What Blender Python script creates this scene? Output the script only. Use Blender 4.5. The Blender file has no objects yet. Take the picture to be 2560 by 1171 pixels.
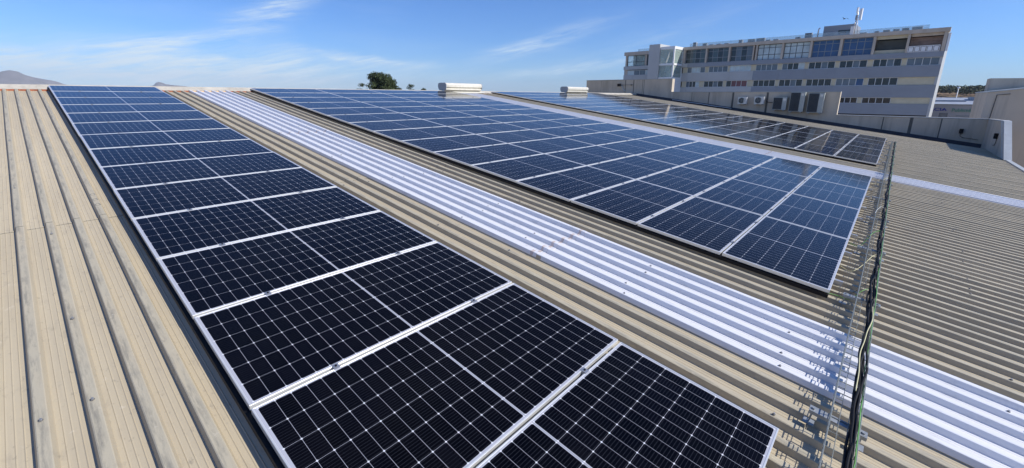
import bpy, math, random
from mathutils import Vector, Matrix
random.seed(7)
S = bpy.context.scene
COL = S.collection
R = math.radians
# ------------------------------------------------------------------ camera
SLOPE = R(7.5)
CS, SN = math.cos(SLOPE), math.sin(SLOPE)
CAM = Vector((-0.50745, -15.92274, -0.19005))
cam = bpy.data.objects.new('camera', bpy.data.cameras.new('camera'))
COL.objects.link(cam)
cx = Vector((0.66501664, -0.7468145, 0.00457912))
cy = -Vector((-0.18278331, -0.16870207, -0.96857105))
cz = -Vector((0.72411541, 0.64327888, -0.24869491))
mw = Matrix(((cx.x, cy.x, cz.x, CAM.x), (cx.y, cy.y, cz.y, CAM.y), (cx.z, cy.z, cz.z, CAM.z), (0, 0, 0, 1)))
cam.matrix_world = mw
cam.data.sensor_width = 36
cam.data.lens = 36 * 1060.71 / 2560
cam.data.shift_y = -(585.5 - 511.33) / 2560
cam.data.clip_start = 0.05
cam.data.clip_end = 20000
S.camera = cam
# ------------------------------------------------------------------ light
SUN = Vector((0.35294508, -0.70100768, 0.61969186)).normalized()
EL = math.asin(SUN.z); AZ = math.atan2(SUN.x, SUN.y)
sl = bpy.data.lights.new('sun', 'SUN'); sl.energy = 4.9; sl.angle = R(0.5); sl.color = (1.0, 0.95, 0.87)
so = bpy.data.objects.new('sun', sl); COL.objects.link(so)
so.location = (10, -20, 30)
so.rotation_euler = (-SUN).to_track_quat('-Z', 'Y').to_euler()
W = bpy.data.worlds.new('World'); S.world = W; W.use_nodes = True
wt = W.node_tree; wn = wt.nodes; wl = wt.links
for n in list(wn): wn.remove(n)


class NT:
    """small node-tree helper"""
    def __init__(s, nt): s.nt = nt; s.n = nt.nodes; s.l = nt.links
    def put(s, sock, v):
        if isinstance(v, bpy.types.NodeSocket): s.l.new(v, sock)
        elif v is not None: sock.default_value = v
    def m(s, op, a, b=None, c=None, clamp=False):
        n = s.n.new('ShaderNodeMath'); n.operation = op; n.use_clamp = clamp
        s.put(n.inputs[0], a)
        if b is not None: s.put(n.inputs[1], b)
        if c is not None: s.put(n.inputs[2], c)
        return n.outputs[0]
    def v(s, op, a, b=None):
        n = s.n.new('ShaderNodeVectorMath'); n.operation = op
        s.put(n.inputs[0], a)
        if b is not None: s.put(n.inputs[1], b)
        return n
    def mix(s, f, a, b, mode='MIX'):
        n = s.n.new('ShaderNodeMix'); n.data_type = 'RGBA'; n.blend_type = mode
        s.put(n.inputs[0], f)
        s.put(n.inputs[6], c4(a)); s.put(n.inputs[7], c4(b))
        return n.outputs[2]
    def ramp(s, f, lo, hi):
        n = s.n.new('ShaderNodeMapRange'); n.clamp = True
        s.put(n.inputs[0], f); n.inputs[1].default_value = lo; n.inputs[2].default_value = hi
        return n.outputs[0]
    def noise(s, vec, scale, detail=3, rough=.5):
        n = s.n.new('ShaderNodeTexNoise'); s.put(n.inputs['Vector'], vec)
        n.inputs['Scale'].default_value = scale; n.inputs['Detail'].default_value = detail
        n.inputs['Roughness'].default_value = rough
        return n.outputs['Fac']
    def scale(s, vec, x, y, z, off=(0, 0, 0)):
        n = s.n.new('ShaderNodeMapping'); s.put(n.inputs['Vector'], vec)
        n.inputs['Scale'].default_value = (x, y, z); n.inputs['Location'].default_value = off
        return n.outputs[0]
    def comb(s, x, y, z):
        n = s.n.new('ShaderNodeCombineXYZ')
        for i, q in enumerate((x, y, z)): s.put(n.inputs[i], q)
        return n.outputs[0]
    def sep(s, vec):
        n = s.n.new('ShaderNodeSeparateXYZ'); s.put(n.inputs[0], vec); return n.outputs


def c4(c):
    if isinstance(c, bpy.types.NodeSocket): return c
    return (c[0], c[1], c[2], 1.0)


w = NT(wt)
sky = wn.new('ShaderNodeTexSky'); sky.sky_type = 'NISHITA'; sky.sun_disc = False
sky.sun_elevation = EL; sky.sun_rotation = AZ; sky.altitude = 100
sky.air_density = 1.0; sky.dust_density = 0.25; sky.ozone_density = 2.2
tc = wn.new('ShaderNodeTexCoord').outputs['Generated']
sx, sy, sz = w.sep(tc)
az = w.m('ARCTAN2', sx, sy)
el = w.m('ARCSINE', sz)
ae = w.comb(az, el, 0)
# cirrus wisps: (azimuth, elevation, half-length, half-height, tilt, strength)
WISP = [(0.19, 0.088, 0.11, 0.012, 0.17, 1.1), (0.36, 0.155, 0.075, 0.022, 0.45, .95), (0.90, 0.112, 0.13, 0.015, 0.28, .75),
        (0.86, 0.098, 0.07, 0.009, 0.0, .35), (0.99, 0.060, 0.15, 0.010, 0.10, .85), (0.52, 0.072, 0.11, 0.008, -0.10, .95),
        (0.05, 0.045, 0.26, 0.028, 0.03, 1.1), (0.33, 0.042, 0.26, 0.026, 0.0, .85), (0.36, 0.075, 0.05, 0.03, -0.3, .3),
        (1.15, 0.12, 0.18, 0.018, 0.3, .22), (-0.3, 0.1, 0.25, 0.04, 0.2, .5), (-1.2, 0.3, 0.4, 0.08, 0.2, .4), (2.4, 0.3, 0.4, 0.06, 0.2, .3)]
warp = w.noise(w.scale(ae, 7, 20, 1), 1.0, 3, .6)
wa = w.m('ADD', az, w.m('MULTIPLY', w.m('SUBTRACT', warp, .5), .10))
we = w.m('ADD', el, w.m('MULTIPLY', w.m('SUBTRACT', warp, .5), .035))
tot = None
for (a, e, ra, re, ti, st) in WISP:
    da = w.m('SUBTRACT', wa, a); de = w.m('SUBTRACT', we, e)
    u_ = w.m('ADD', w.m('MULTIPLY', da, math.cos(ti)), w.m('MULTIPLY', de, math.sin(ti)))
    v_ = w.m('SUBTRACT', w.m('MULTIPLY', de, math.cos(ti)), w.m('MULTIPLY', da, math.sin(ti)))
    q = w.m('ADD', w.m('POWER', w.m('MULTIPLY', u_, 1 / ra), 2.0), w.m('POWER', w.m('MULTIPLY', v_, 1 / re), 2.0))
    g = w.m('MULTIPLY', w.m('EXPONENT', w.m('MULTIPLY', q, -1.0)), st)
    tot = g if tot is None else w.m('ADD', tot, g)
streak = w.noise(w.scale(w.comb(wa, w.m('SUBTRACT', we, w.m('MULTIPLY', wa, .17)), 0), 9, 75, 1), 1.0, 5, .65)
fine = w.noise(w.scale(ae, 3, 16, 1, (3, 1, 0)), 1.0, 4, .6)
fib = w.noise(w.scale(w.comb(wa, w.m('SUBTRACT', we, w.m('MULTIPLY', wa, .22)), 0), 22, 260, 1, (1, 4, 0)), 1.0, 4, .6)
cl = w.m('MULTIPLY', tot, w.ramp(streak, .34, .70))
cl = w.m('MULTIPLY', cl, w.m('ADD', .62, w.m('MULTIPLY', w.ramp(fib, .3, .7), .5)))
cl = w.m('ADD', cl, w.m('MULTIPLY', w.ramp(fine, .5, .95), .12), clamp=True)
lowh = w.m('MULTIPLY', w.m('EXPONENT', w.m('MULTIPLY', w.m('POWER', w.m('MULTIPLY', w.m('SUBTRACT', az, .12), 1 / .55), 2.0), -1.0)),
           w.m('EXPONENT', w.m('MULTIPLY', w.m('POWER', w.m('MULTIPLY', we, 1 / .062), 2.0), -1.0)))
cl = w.m('ADD', cl, w.m('MULTIPLY', lowh, .42))
cl = w.m('MINIMUM', cl, .9)
tint = w.mix(1.0, sky.outputs[0], (0.47, 0.76, 1.26), 'MULTIPLY')
skyc = w.mix(cl, tint, (6.3, 7.4, 8.3))
bg = wn.new('ShaderNodeBackground'); wl.new(skyc, bg.inputs[0]); bg.inputs[1].default_value = 0.106
wo = wn.new('ShaderNodeOutputWorld'); wl.new(bg.outputs[0], wo.inputs[0])
vs = S.view_settings
vs.view_transform = 'Standard'; vs.look = 'None'; vs.gamma = 1; vs.exposure = 0.16; vs.use_curve_mapping = False


# ------------------------------------------------------------------ helpers
def P(u, v, h=0.0):
    """point on the tilted roof: u along the ridge, v up the slope, h above the panel tops"""
    return Vector((u, v * CS - h * SN, v * SN + h * CS))


class MB:
    def __init__(s): s.v = []; s.f = []; s.mi = []
    def add(s, vs_, fs, mi=0):
        o = len(s.v); s.v += [tuple(p) for p in vs_]
        for f in fs: s.f.append(tuple(i + o for i in f)); s.mi.append(mi)
    def box(s, x0, x1, y0, y1, z0, z1, mi=0, M=None):
        vs_ = [Vector(p) for p in ((x0, y0, z0), (x1, y0, z0), (x1, y1, z0), (x0, y1, z0), (x0, y0, z1), (x1, y0, z1), (x1, y1, z1), (x0, y1, z1))]
        if M is not None: vs_ = [M @ p for p in vs_]
        s.add(vs_, [(0, 3, 2, 1), (4, 5, 6, 7), (0, 1, 5, 4), (1, 2, 6, 5), (2, 3, 7, 6), (3, 0, 4, 7)], mi)
    def prism(s, poly, axis, a0, a1, mi=0):
        """poly in the two other axes (cyclic order), extruded along axis"""
        def mk(p, a):
            return {0: (a, p[0], p[1]), 1: (p[0], a, p[1]), 2: (p[0], p[1], a)}[axis]
        n = len(poly); vs_ = [mk(p, a0) for p in poly] + [mk(p, a1) for p in poly]
        fs = [tuple(range(n))[::-1], tuple(range(n, 2 * n))] + [(i, (i + 1) % n, n + (i + 1) % n, n + i) for i in range(n)]
        s.add(vs_, fs, mi)
    def tube(s, pts, r, n=6, mi=0, cap=True):
        pts = [Vector(p) for p in pts]; rs = r if isinstance(r, (list, tuple)) else [r] * len(pts)
        o = len(s.v); prev = None
        for i, p in enumerate(pts):
            d = (pts[min(i + 1, len(pts) - 1)] - pts[max(i - 1, 0)]).normalized()
            if prev is None:
                a = Vector((0, 0, 1)) if abs(d.z) < .9 else Vector((1, 0, 0))
                x = d.cross(a).normalized()
            else:
                x = (prev - d * prev.dot(d)).normalized()
            prev = x; y = d.cross(x)
            for k in range(n):
                t = 2 * math.pi * k / n
                s.v.append(tuple(p + (x * math.cos(t) + y * math.sin(t)) * rs[i]))
        for i in range(len(pts) - 1):
            for k in range(n):
                a = o + i * n + k; b = o + i * n + (k + 1) % n
                s.f.append((a, b, b + n, a + n)); s.mi.append(mi)
        if cap:
            s.f.append(tuple(o + k for k in range(n))[::-1]); s.mi.append(mi)
            e = o + (len(pts) - 1) * n
            s.f.append(tuple(e + k for k in range(n))); s.mi.append(mi)
    def mesh(s, name, mats, smooth=False):
        me = bpy.data.meshes.new(name); me.from_pydata(s.v, [], s.f); me.update()
        for m in (mats if isinstance(mats, (list, tuple)) else [mats]): me.materials.append(m)
        for p, i in zip(me.polygons, s.mi): p.material_index = i; p.use_smooth = smooth
        import bmesh
        b = bmesh.new(); b.from_mesh(me); bmesh.ops.recalc_face_normals(b, faces=b.faces[:]); b.to_mesh(me); b.free()
        return me
    def build(s, name, mats, parent=None, smooth=False):
        return link(name, s.mesh(name, mats, smooth), parent)


def link(name, data, parent=None, loc=None, rot=None):
    o = bpy.data.objects.new(name, data); COL.objects.link(o)
    if parent is not None: o.parent = parent
    if loc is not None: o.location = loc
    if rot is not None: o.rotation_euler = rot
    return o


def tag(o, label=None, cat=None, group=None, kind=None):
    if label: o['label'] = label
    if cat: o['category'] = cat
    if group: o['group'] = group
    if kind: o['kind'] = kind
    return o


def thing(name, label, cat, loc=(0, 0, 0), rot=(0, 0, 0), group=None):
    o = link(name, None, None, loc, rot); o.empty_display_size = .1
    return tag(o, label, cat, group)


def kids(o, allobs): return [c for c in allobs if c.parent == o]


def copy_tree(o, tree, parent=None):
    c = o.copy(); COL.objects.link(c)
    if parent is not None: c.parent = parent
    for ch in tree.get(o, []): copy_tree(ch, tree, c)
    return c


# ------------------------------------------------------------------ materials
MATS = {}


def mat(name, color, rough=.6, metal=0.0, var=.12, vscale=3.0, bump=0.0, bscale=20, spec=.5, dirt=None, stretch=(1, 1, 1)):
    m = bpy.data.materials.new(name); m.use_nodes = True; t = NT(m.node_tree)
    b = m.node_tree.nodes['Principled BSDF']
    co = t.n.new('ShaderNodeTexCoord').outputs['Object']
    sc = t.scale(co, *stretch)
    n1 = t.noise(sc, vscale, 5, .6)
    d = tuple(max(0, c * (1 - var)) for c in color); l = tuple(min(1, c * (1 + var)) for c in color)
    col = t.mix(t.ramp(n1, .3, .7), d, l)
    if dirt:
        n2 = t.noise(t.scale(co, stretch[0] * 2.3, stretch[1] * 2.3, stretch[2] * .35), vscale, 6, .7)
        col = t.mix(t.ramp(n2, .5, .78), col, dirt)
    t.put(b.inputs['Base Color'], col)
    b.inputs['Roughness'].default_value = rough; b.inputs['Metallic'].default_value = metal
    b.inputs['Specular IOR Level'].default_value = spec
    if bump:
        bn = t.n.new('ShaderNodeBump'); bn.inputs['Strength'].default_value = bump; bn.inputs['Distance'].default_value = .02
        t.put(bn.inputs['Height'], t.noise(sc, bscale, 4, .6)); t.put(b.inputs['Normal'], bn.outputs[0])
    MATS[name] = m
    return m


PITCH = .19


def roof_material():
    m = bpy.data.materials.new('weathered_beige_metal'); m.use_nodes = True; t = NT(m.node_tree)
    b = m.node_tree.nodes['Principled BSDF']
    geo = t.n.new('ShaderNodeNewGeometry').outputs['Position']
    ob = t.n.new('ShaderNodeTexCoord').outputs['Object']
    oi = t.n.new('ShaderNodeObjectInfo').outputs['Random']
    x, y, z = t.sep(ob)
    base = t.mix(oi, (.450, .388, .272), (.545, .470, .335))
    big = t.noise(t.scale(geo, 1.5, .22, 1), 1.0, 4, .6)
    base = t.mix(t.ramp(big, .35, .7), base, (.44, .375, .262))
    st = t.noise(t.scale(geo, 34, 1.1, 1), 1.0, 5, .65)            # streaks running down the slope
    base = t.mix(t.m('MULTIPLY', t.ramp(st, .48, .75), .34), base, (.33, .29, .225))
    # grey grime lying on the rib tops, broken up
    top = t.ramp(z, .0405, .0435)
    gr = t.noise(t.scale(geo, 10, 1.6, 1, (5, 2, 0)), 1.0, 6, .7)
    base = t.mix(t.m('MULTIPLY', top, t.ramp(gr, .28, .50)), base, (.43, .385, .285))
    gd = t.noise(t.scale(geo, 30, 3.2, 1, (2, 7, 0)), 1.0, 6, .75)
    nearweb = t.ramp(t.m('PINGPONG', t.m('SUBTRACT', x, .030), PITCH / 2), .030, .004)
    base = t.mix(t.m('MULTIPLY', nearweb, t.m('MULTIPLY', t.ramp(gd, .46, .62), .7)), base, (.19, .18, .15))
    mk = t.noise(t.scale(geo, 17, 7, 1, (12, 3, 0)), 1.0, 5, .7)
    base = t.mix(t.m('MULTIPLY', t.ramp(mk, .57, .72), .34), base, (.25, .22, .18))
    sp = t.noise(t.scale(geo, 30, 12, 30), 1.0, 5, .75)
    base = t.mix(t.m('MULTIPLY', t.ramp(sp, .60, .72), .5), base, (.16, .145, .12))
    lt = t.noise(t.scale(geo, 13, 9, 13, (9, 4, 1)), 1.0, 4, .7)
    base = t.mix(t.m('MULTIPLY', t.ramp(lt, .66, .76), .55), base, (.62, .56, .45))
    t.put(b.inputs['Base Color'], base)
    b.inputs['Roughness'].default_value = .62; b.inputs['Specular IOR Level'].default_value = .35
    bn = t.n.new('ShaderNodeBump'); bn.inputs['Strength'].default_value = .35; bn.inputs['Distance'].default_value = .01
    h = t.m('ADD', t.noise(t.scale(geo, 5, 1.5, 5), 1.0, 3, .6), t.m('MULTIPLY', t.noise(geo, 55, 3, .6), .18))
    t.put(bn.inputs['Height'], h); t.put(b.inputs['Normal'], bn.outputs[0])
    return m


def skylight_material():
    m = bpy.data.materials.new('white_translucent_sheet'); m.use_nodes = True; t = NT(m.node_tree)
    b = m.node_tree.nodes['Principled BSDF']
    geo = t.n.new('ShaderNodeNewGeometry').outputs['Position']
    st = t.noise(t.scale(geo, 26, .8, 1), 1.0, 5, .6)
    base = t.mix(t.ramp(st, .35, .75), (.72, .72, .735), (.65, .65, .67))
    sp = t.noise(t.scale(geo, 9, 4, 9), 1.0, 5, .7)
    base = t.mix(t.m('MULTIPLY', t.ramp(sp, .56, .72), .5), base, (.47, .47, .48))
    t.put(b.inputs['Base Color'], base)
    b.inputs['Roughness'].default_value = .42
    return m


def cell_material():
    m = bpy.data.materials.new('solar_cells_under_glass'); m.use_nodes = True; t = NT(m.node_tree)
    b = m.node_tree.nodes['Principled BSDF']
    ob = t.n.new('ShaderNodeTexCoord').outputs['Object']
    oi = t.n.new('ShaderNodeObjectInfo').outputs['Random']
    x, y, z = t.sep(ob)
    xx = t.m('SUBTRACT', t.m('ABSOLUTE', t.m('SUBTRACT', x, 1.047)), .007)
    yy = t.m('SUBTRACT', t.m('MULTIPLY', y, -1.0), .021)
    px, py = .0846, .1660
    gx = t.m('PINGPONG', xx, px / 2)                   # distance to the nearest cell edge, across
    gy = t.m('PINGPONG', yy, py / 2)
    gx2 = t.m('PINGPONG', xx, px)                      # to the uncut edge of the pair
    lx = t.m('LESS_THAN', gx, .00085); ly = t.m('LESS_THAN', gy, .00075)
    ch = t.m('LESS_THAN', t.m('ADD', gx, gy), .0070)
    out = t.m('ADD', t.m('LESS_THAN', xx, 0.0), t.m('GREATER_THAN', xx, px * 12))
    out = t.m('ADD', out, t.m('ADD', t.m('LESS_THAN', yy, 0.0), t.m('GREATER_THAN', yy, py * 6)))
    white = t.m('ADD', t.m('ADD', lx, ly), t.m('ADD', ch, out), clamp=True)
    mid = t.m('LESS_THAN', t.m('ABSOLUTE', t.m('SUBTRACT', x, 1.047)), .002)
    bb = t.m('LESS_THAN', t.m('PINGPONG', t.m('ADD', yy, py / 18), py / 18), .0007)
    bb = t.m('MULTIPLY', bb, .8)
    cid = t.comb(t.m('FLOOR', t.m('DIVIDE', t.m('SUBTRACT', x, 1.04), px)), t.m('FLOOR', t.m('DIVIDE', yy, py)), oi)
    wn_ = t.n.new('ShaderNodeTexWhiteNoise'); t.put(wn_.inputs[0], cid)
    cell = t.mix(wn_.outputs[0], (.0006, .0009, .0026), (.0012, .0017, .0048))
    cell = t.mix(oi, cell, t.mix(1.0, cell, (1.6, 1.1, .8), 'MULTIPLY'))
    col = t.mix(bb, cell, (.035, .037, .045))
    col = t.mix(white, col, (.40, .41, .46))
    col = t.mix(t.m('MULTIPLY', ch, .75), col, (.72, .73, .76))
    col = t.mix(mid, col, (.22, .23, .25))
    geo = t.n.new('ShaderNodeNewGeometry').outputs['Position']
    dust = t.noise(t.scale(geo, 1.1, 1.1, 1.1), 1.0, 5, .65)
    col = t.mix(t.m('MULTIPLY', t.ramp(dust, .45, .8), .008), col, (.45, .42, .36))
    t.put(b.inputs['Base Color'], col)
    t.put(b.inputs['Roughness'], t.m('ADD', .07, t.m('MULTIPLY', t.ramp(dust, .4, .8), .05)))
    b.inputs['IOR'].default_value = 1.45; b.inputs['Specular IOR Level'].default_value = .11
    bn = t.n.new('ShaderNodeBump'); bn.inputs['Strength'].default_value = .06; bn.inputs['Distance'].default_value = .01
    t.put(bn.inputs['Height'], t.noise(t.comb(x, y, oi), 4.5, 2, .5)); t.put(b.inputs['Normal'], bn.outputs[0])
    return m


def glass_mat(name, col, rough=.05, alpha=1.0):
    m = bpy.data.materials.new(name); m.use_nodes = True; t = NT(m.node_tree)
    b = m.node_tree.nodes['Principled BSDF']
    ob = t.n.new('ShaderNodeTexCoord').outputs['Object']
    n = t.noise(t.scale(ob, 1, .9, .7), 1.0, 2, .5)
    t.put(b.inputs['Base Color'], t.mix(n, tuple(c * .6 for c in col), tuple(min(1, c * 1.4) for c in col)))
    b.inputs['Roughness'].default_value = rough; b.inputs['IOR'].default_value = 1.5
    if alpha < 1:
        b.inputs['Alpha'].default_value = alpha
    return m


ROOF = roof_material(); SKYL = skylight_material(); CELL = cell_material()
ALU = mat('aluminium', (.74, .74, .72), .36, .45, .05, 6)
ALU_D = mat('mill_aluminium', (.42, .43, .45), .45, .7, .08, 9)
BACK = mat('white_backsheet', (.6, .6, .6), .7, 0, .05)
GALV = mat('galvanised_wire', (.27, .29, .27), .45, .35, .18, 30)
GALV2 = mat('galvanised_channel', (.30, .32, .33), .5, .5, .2, 25)
RIDGE = mat('ridge_cap_metal', (.50, .46, .38), .6, 0, .15, 2.5, dirt=(.33, .30, .25))
RUST = mat('red_oxide_closure', (.34, .10, .05), .8, 0, .35, 6, dirt=(.5, .33, .18))
FOAM = mat('orange_foam_closure', (.62, .42, .22), .9, 0, .3, 8)
VENT = mat('cream_painted_ventilator', (.66, .63, .54), .45, 0, .06, 4, dirt=(.5, .47, .40))
VEND = mat('grey_ventilator_end', (.34, .35, .36), .5, .1, .1, 5)
CONC = mat('parapet_concrete', (.56, .48, .375), .88, 0, .16, .8, .35, 14, .2, dirt=(.34, .29, .22), stretch=(1, 1, .45))
CONC2 = mat('precast_concrete', (.62, .53, .415), .88, 0, .15, .35, .3, 9, .2, dirt=(.25, .225, .19), stretch=(1, 1, .5))
COPE = mat('grey_coping', (.36, .37, .36), .55, .2, .12, 3)
COPEL = mat('pale_flashing', (.55, .57, .55), .5, .3, .1, 3)
JOINT = mat('dark_joint', (.12, .115, .10), .9, 0, .2, 4)
ACW = mat('ac_white_paint', (.74, .72, .66), .45, 0, .05, 5, dirt=(.5, .47, .4))
ACG = mat('ac_grey_paint', (.40, .43, .40), .5, 0, .06, 5)
ACD = mat('ac_dark_grille', (.035, .045, .055), .5, .2, .3, 25)
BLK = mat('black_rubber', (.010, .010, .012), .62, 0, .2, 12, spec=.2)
GRN = mat('green_yellow_insulation', (.10, .30, .05), .45, 0, .35, 9)
YEL = mat('pale_yellow_insulation', (.62, .58, .33), .5, 0, .1, 9)
CLAD = mat('blue_grey_cladding', (.26, .28, .31), .5, .1, .07, .35)
CLADL = mat('pale_grey_cladding', (.45, .45, .435), .5, .1, .06, .35)
BEIGE = mat('beige_concrete_frame', (.53, .46, .375), .85, 0, .1, .6, dirt=(.44, .37, .29))
INFILL = mat('pale_infill_panel', (.58, .52, .37), .8, 0, .1, .8)
FRAME = mat('dark_window_frame', (.06, .065, .07), .4, .3, .1, 5)
FRAMEL = mat('pale_window_frame', (.60, .60, .58), .4, .2, .1, 5)
DARK = mat('dark_interior', (.03, .03, .032), .9, 0, .3, 1)
BRICK = mat('brick_wall', (.38, .26, .20), .9, 0, .35, 1.6, .3, 10, .2, dirt=(.42, .28, .2), stretch=(1, .6, 2.2))
WHITE = mat('white_paint', (.78, .78, .76), .5, 0, .05, 3)
STEEL = mat('mast_steel', (.5, .5, .52), .35, .7, .15, 4)
G_DARK = glass_mat('dark_glass', (.015, .022, .03))
G_BLUE = glass_mat('blue_glass', (.02, .07, .19))
G_PALE = glass_mat('glass_with_pale_blinds', (.50, .58, .58), .15)
G_RED = glass_mat('glass_with_red_curtains', (.16, .05, .06), .15)
G_GREY = glass_mat('grey_glass', (.12, .15, .18), .08)
G_CLEAR = glass_mat('clear_green_glass', (.55, .68, .62), .04, .35)
G_RAIL = glass_mat('balustrade_glass', (.42, .52, .56), .08, .32)

# ------------------------------------------------------------------ ground, hills, far land
gm = mat('dry_plain', (.30, .25, .18), .95, 0, .35, .012, dirt=(.10, .11, .06), stretch=(1, 1, 1))
g = MB(); n = 64; g.v.append((0, 0, -10.0))
rings = [60, 200, 600, 1800, 5200]
for rr in rings:
    for k in range(n): g.v.append((rr * math.cos(2 * math.pi * k / n), rr * math.sin(2 * math.pi * k / n), -10.0))
for k in range(n): g.f.append((0, 1 + k, 1 + (k + 1) % n)); g.mi.append(0)
for i in range(len(rings) - 1):
    for k in range(n):
        a = 1 + i * n + k; b_ = 1 + i * n + (k + 1) % n
        g.f.append((a, b_, b_ + n, a + n)); g.mi.append(0)
tag(g.build('ground', gm), kind='structure')


def hill(name, cxy, axis_deg, prof, depth, material, seed, foot=-11.0, rough=8):
    """a ridge: prof = [(distance along, crest height)], falling off to both sides over depth"""
    rnd = random.Random(seed); a = R(axis_deg); ax = Vector((math.cos(a), math.sin(a), 0)); nx = Vector((-math.sin(a), math.cos(a), 0))
    def crest(s_):
        for (s0, h0), (s1, h1) in zip(prof, prof[1:]):
            if s0 <= s_ <= s1:
                t_ = (s_ - s0) / (s1 - s0); return h0 + (h1 - h0) * t_
        return foot
    NS, ND = 90, 22; s0, s1 = prof[0][0], prof[-1][0]; m_ = MB()
    from mathutils import noise as mn
    for i in range(NS + 1):
        s_ = s0 + (s1 - s0) * i / NS; h = crest(s_)
        for j in range(ND + 1):
            q = -1 + 2 * j / ND
            fall = (1 - abs(q)) ** 1.15
            p = Vector(cxy).to_3d() + ax * s_ + nx * q * depth
            nz = mn.fractal(p / (depth * .35), .9, 2.1, 5) * rough * min(1, 4 * (1 - abs(q))) * (.25 if j == ND // 2 else 1)
            m_.v.append((p.x, p.y, foot + (h - foot) * fall + nz * min(1, (h - foot) / 40 + .2)))
    for i in range(NS):
        for j in range(ND):
            a_ = i * (ND + 1) + j; m_.f.append((a_, a_ + 1, a_ + ND + 2, a_ + ND + 1)); m_.mi.append(0)
    return tag(m_.build(name, material, smooth=True), kind='structure')


rock = mat('mountain_rock_and_scrub', (.17, .155, .15), .95, 0, .4, .006, dirt=(.085, .085, .06))
# mountain at the far left, 4.5 km off, and the small peak left of the middle
hill('mountain', (0, 4480), 0, [(-520, -11), (-420, 70), (-250, 95), (-108, 109), (-60, 136), (-15, 147), (20, 142), (48, 121), (83, 108), (113, 98), (160, 88), (187, 81), (228, 62), (280, 44), (420, 30), (560, -11)], 420, rock, 3, rough=20)
hill('mountain', (960, 5000), -9, [(-420, -11), (-300, 30), (-190, 62), (-150, 72), (-128, 96), (-113, 105), (-85, 98), (-60, 83), (0, 77), (60, 70), (160, 58), (320, 40), (520, -11)], 260, rock, 5, rough=12)
field = mat('dry_hillside', (.25, .165, .10), .95, 0, .25, .03, dirt=(.12, .125, .055), stretch=(1, 1, 3))
hill('hill', (452, -60), 90, [(-260, 2), (-120, 5.5), (-40, 6.2), (0, 6.4), (30, 6.2), (60, 5.8), (140, 4), (320, -9)], 190, field, 8, rough=1.2)
yard = mat('yard_concrete', (.40, .36, .30), .9, 0, .2, .1)
y_ = MB(); y_.box(36, 96, -70, 60, -10.2, -9.98)
tag(y_.build('road', yard), kind='structure')


# ------------------------------------------------------------------ vegetation
LEAF = mat('pine_needles', (.040, .056, .020), .75, 0, .5, 1.2, spec=.2)
LEAF2 = mat('olive_scrub_leaves', (.075, .088, .045), .75, 0, .5, .5, spec=.2)
BARK = mat('bark', (.13, .09, .065), .95, 0, .3, 4)


def tree(label, x, y, zb, zt, width, seed, lobes=22, leaves=3800, cat='tree', group=None, top_w=1.0, crown_low=.28):
    rnd = random.Random(seed); H = zt - zb
    root = thing('pine_tree', label, cat, (x, y, zb), group=group)
    tk = MB(); r0 = H * .03 + .06
    tk.tube([(0, 0, 0), (.08 * H * .1, 0, H * .2), (0, .05, H * .42), (.1, 0, H * .7)], [r0, r0 * .8, r0 * .6, r0 * .3], 8)
    for k in range(7):
        a = rnd.uniform(0, 6.28); z0 = H * rnd.uniform(.22, .5); rr = width * .36
        tk.tube([(0, 0, z0), (math.cos(a) * rr * .5, math.sin(a) * rr * .5, z0 + H * .12), (math.cos(a) * rr, math.sin(a) * rr, z0 + H * .28)], [r0 * .4, r0 * .28, r0 * .1], 6)
    tk.build('trunk', BARK, root, True)
    cr = MB(); cs = []
    for k in range(lobes):
        a = rnd.uniform(0, 6.28); q = math.sqrt(rnd.random()); zz = rnd.uniform(crown_low, .93)
        env = math.sin(math.pi * min(.97, max(.25, (zz - crown_low + .12) / (1.10 - crown_low)))) ** .5
        rr = width / 2 * env * q * .82
        cs.append((Vector((math.cos(a) * rr, math.sin(a) * rr, H * zz)), width * rnd.uniform(.14, .23)))
    cs.append((Vector((0, 0, H * .93)), width * .15))
    per = leaves // len(cs)
    for c, rad in cs:
        for _ in range(per):
            d = Vector((rnd.gauss(0, 1), rnd.gauss(0, 1), rnd.gauss(0, 1))).normalized()
            p = c + Vector((d.x, d.y, d.z * .72)) * rad * (rnd.random() ** .3)
            a_ = Vector((rnd.gauss(0, 1), rnd.gauss(0, 1), rnd.gauss(0, 1))).normalized(); b2 = a_.cross(d + a_ * .1).normalized()
            s_ = max(.05, width * rnd.uniform(.010, .022)) * 1.5
            cr.add([p - a_ * s_, p + b2 * s_ * .7, p + a_ * s_, p - b2 * s_ * .7], [(0, 1, 2, 3)])
    cr.build('crown', LEAF, root)
    return root


TG = 'pine trees beyond the ridge'
tree('tallest dark green pine standing above the roof ridge', 57.3, 77.7, -9.5, 5.0, 7.6, 11, 60, 15000, group=TG, crown_low=.60)
tree('small pine touching the left side of the tallest pine', 53.6, 79.9, -9.5, 2.95, 3.4, 12, 14, 1800, group=TG, crown_low=.62)
tree('low rounded pine alone right of the tallest pine', 63.0, 74.0, -9.5, 2.95, 3.0, 13, 14, 1800, group=TG, crown_low=.66)
tree('faint low bush top between the two larger rounded pines', 61.0, 75.4, -9.5, 2.1, 2.6, 14, 12, 1200, group=TG, crown_low=.72)
tree('smallest pine top, nearest the left ridge ventilator', 65.6, 72.0, -9.5, 2.1, 2.2, 15, 12, 1200, group=TG, crown_low=.72)
tree('tiny tree tip left of all the other pines on the ridge', 52.3, 80.7, -9.5, 1.62, .9, 16, 6, 400, group=TG, crown_low=.8)


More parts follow.
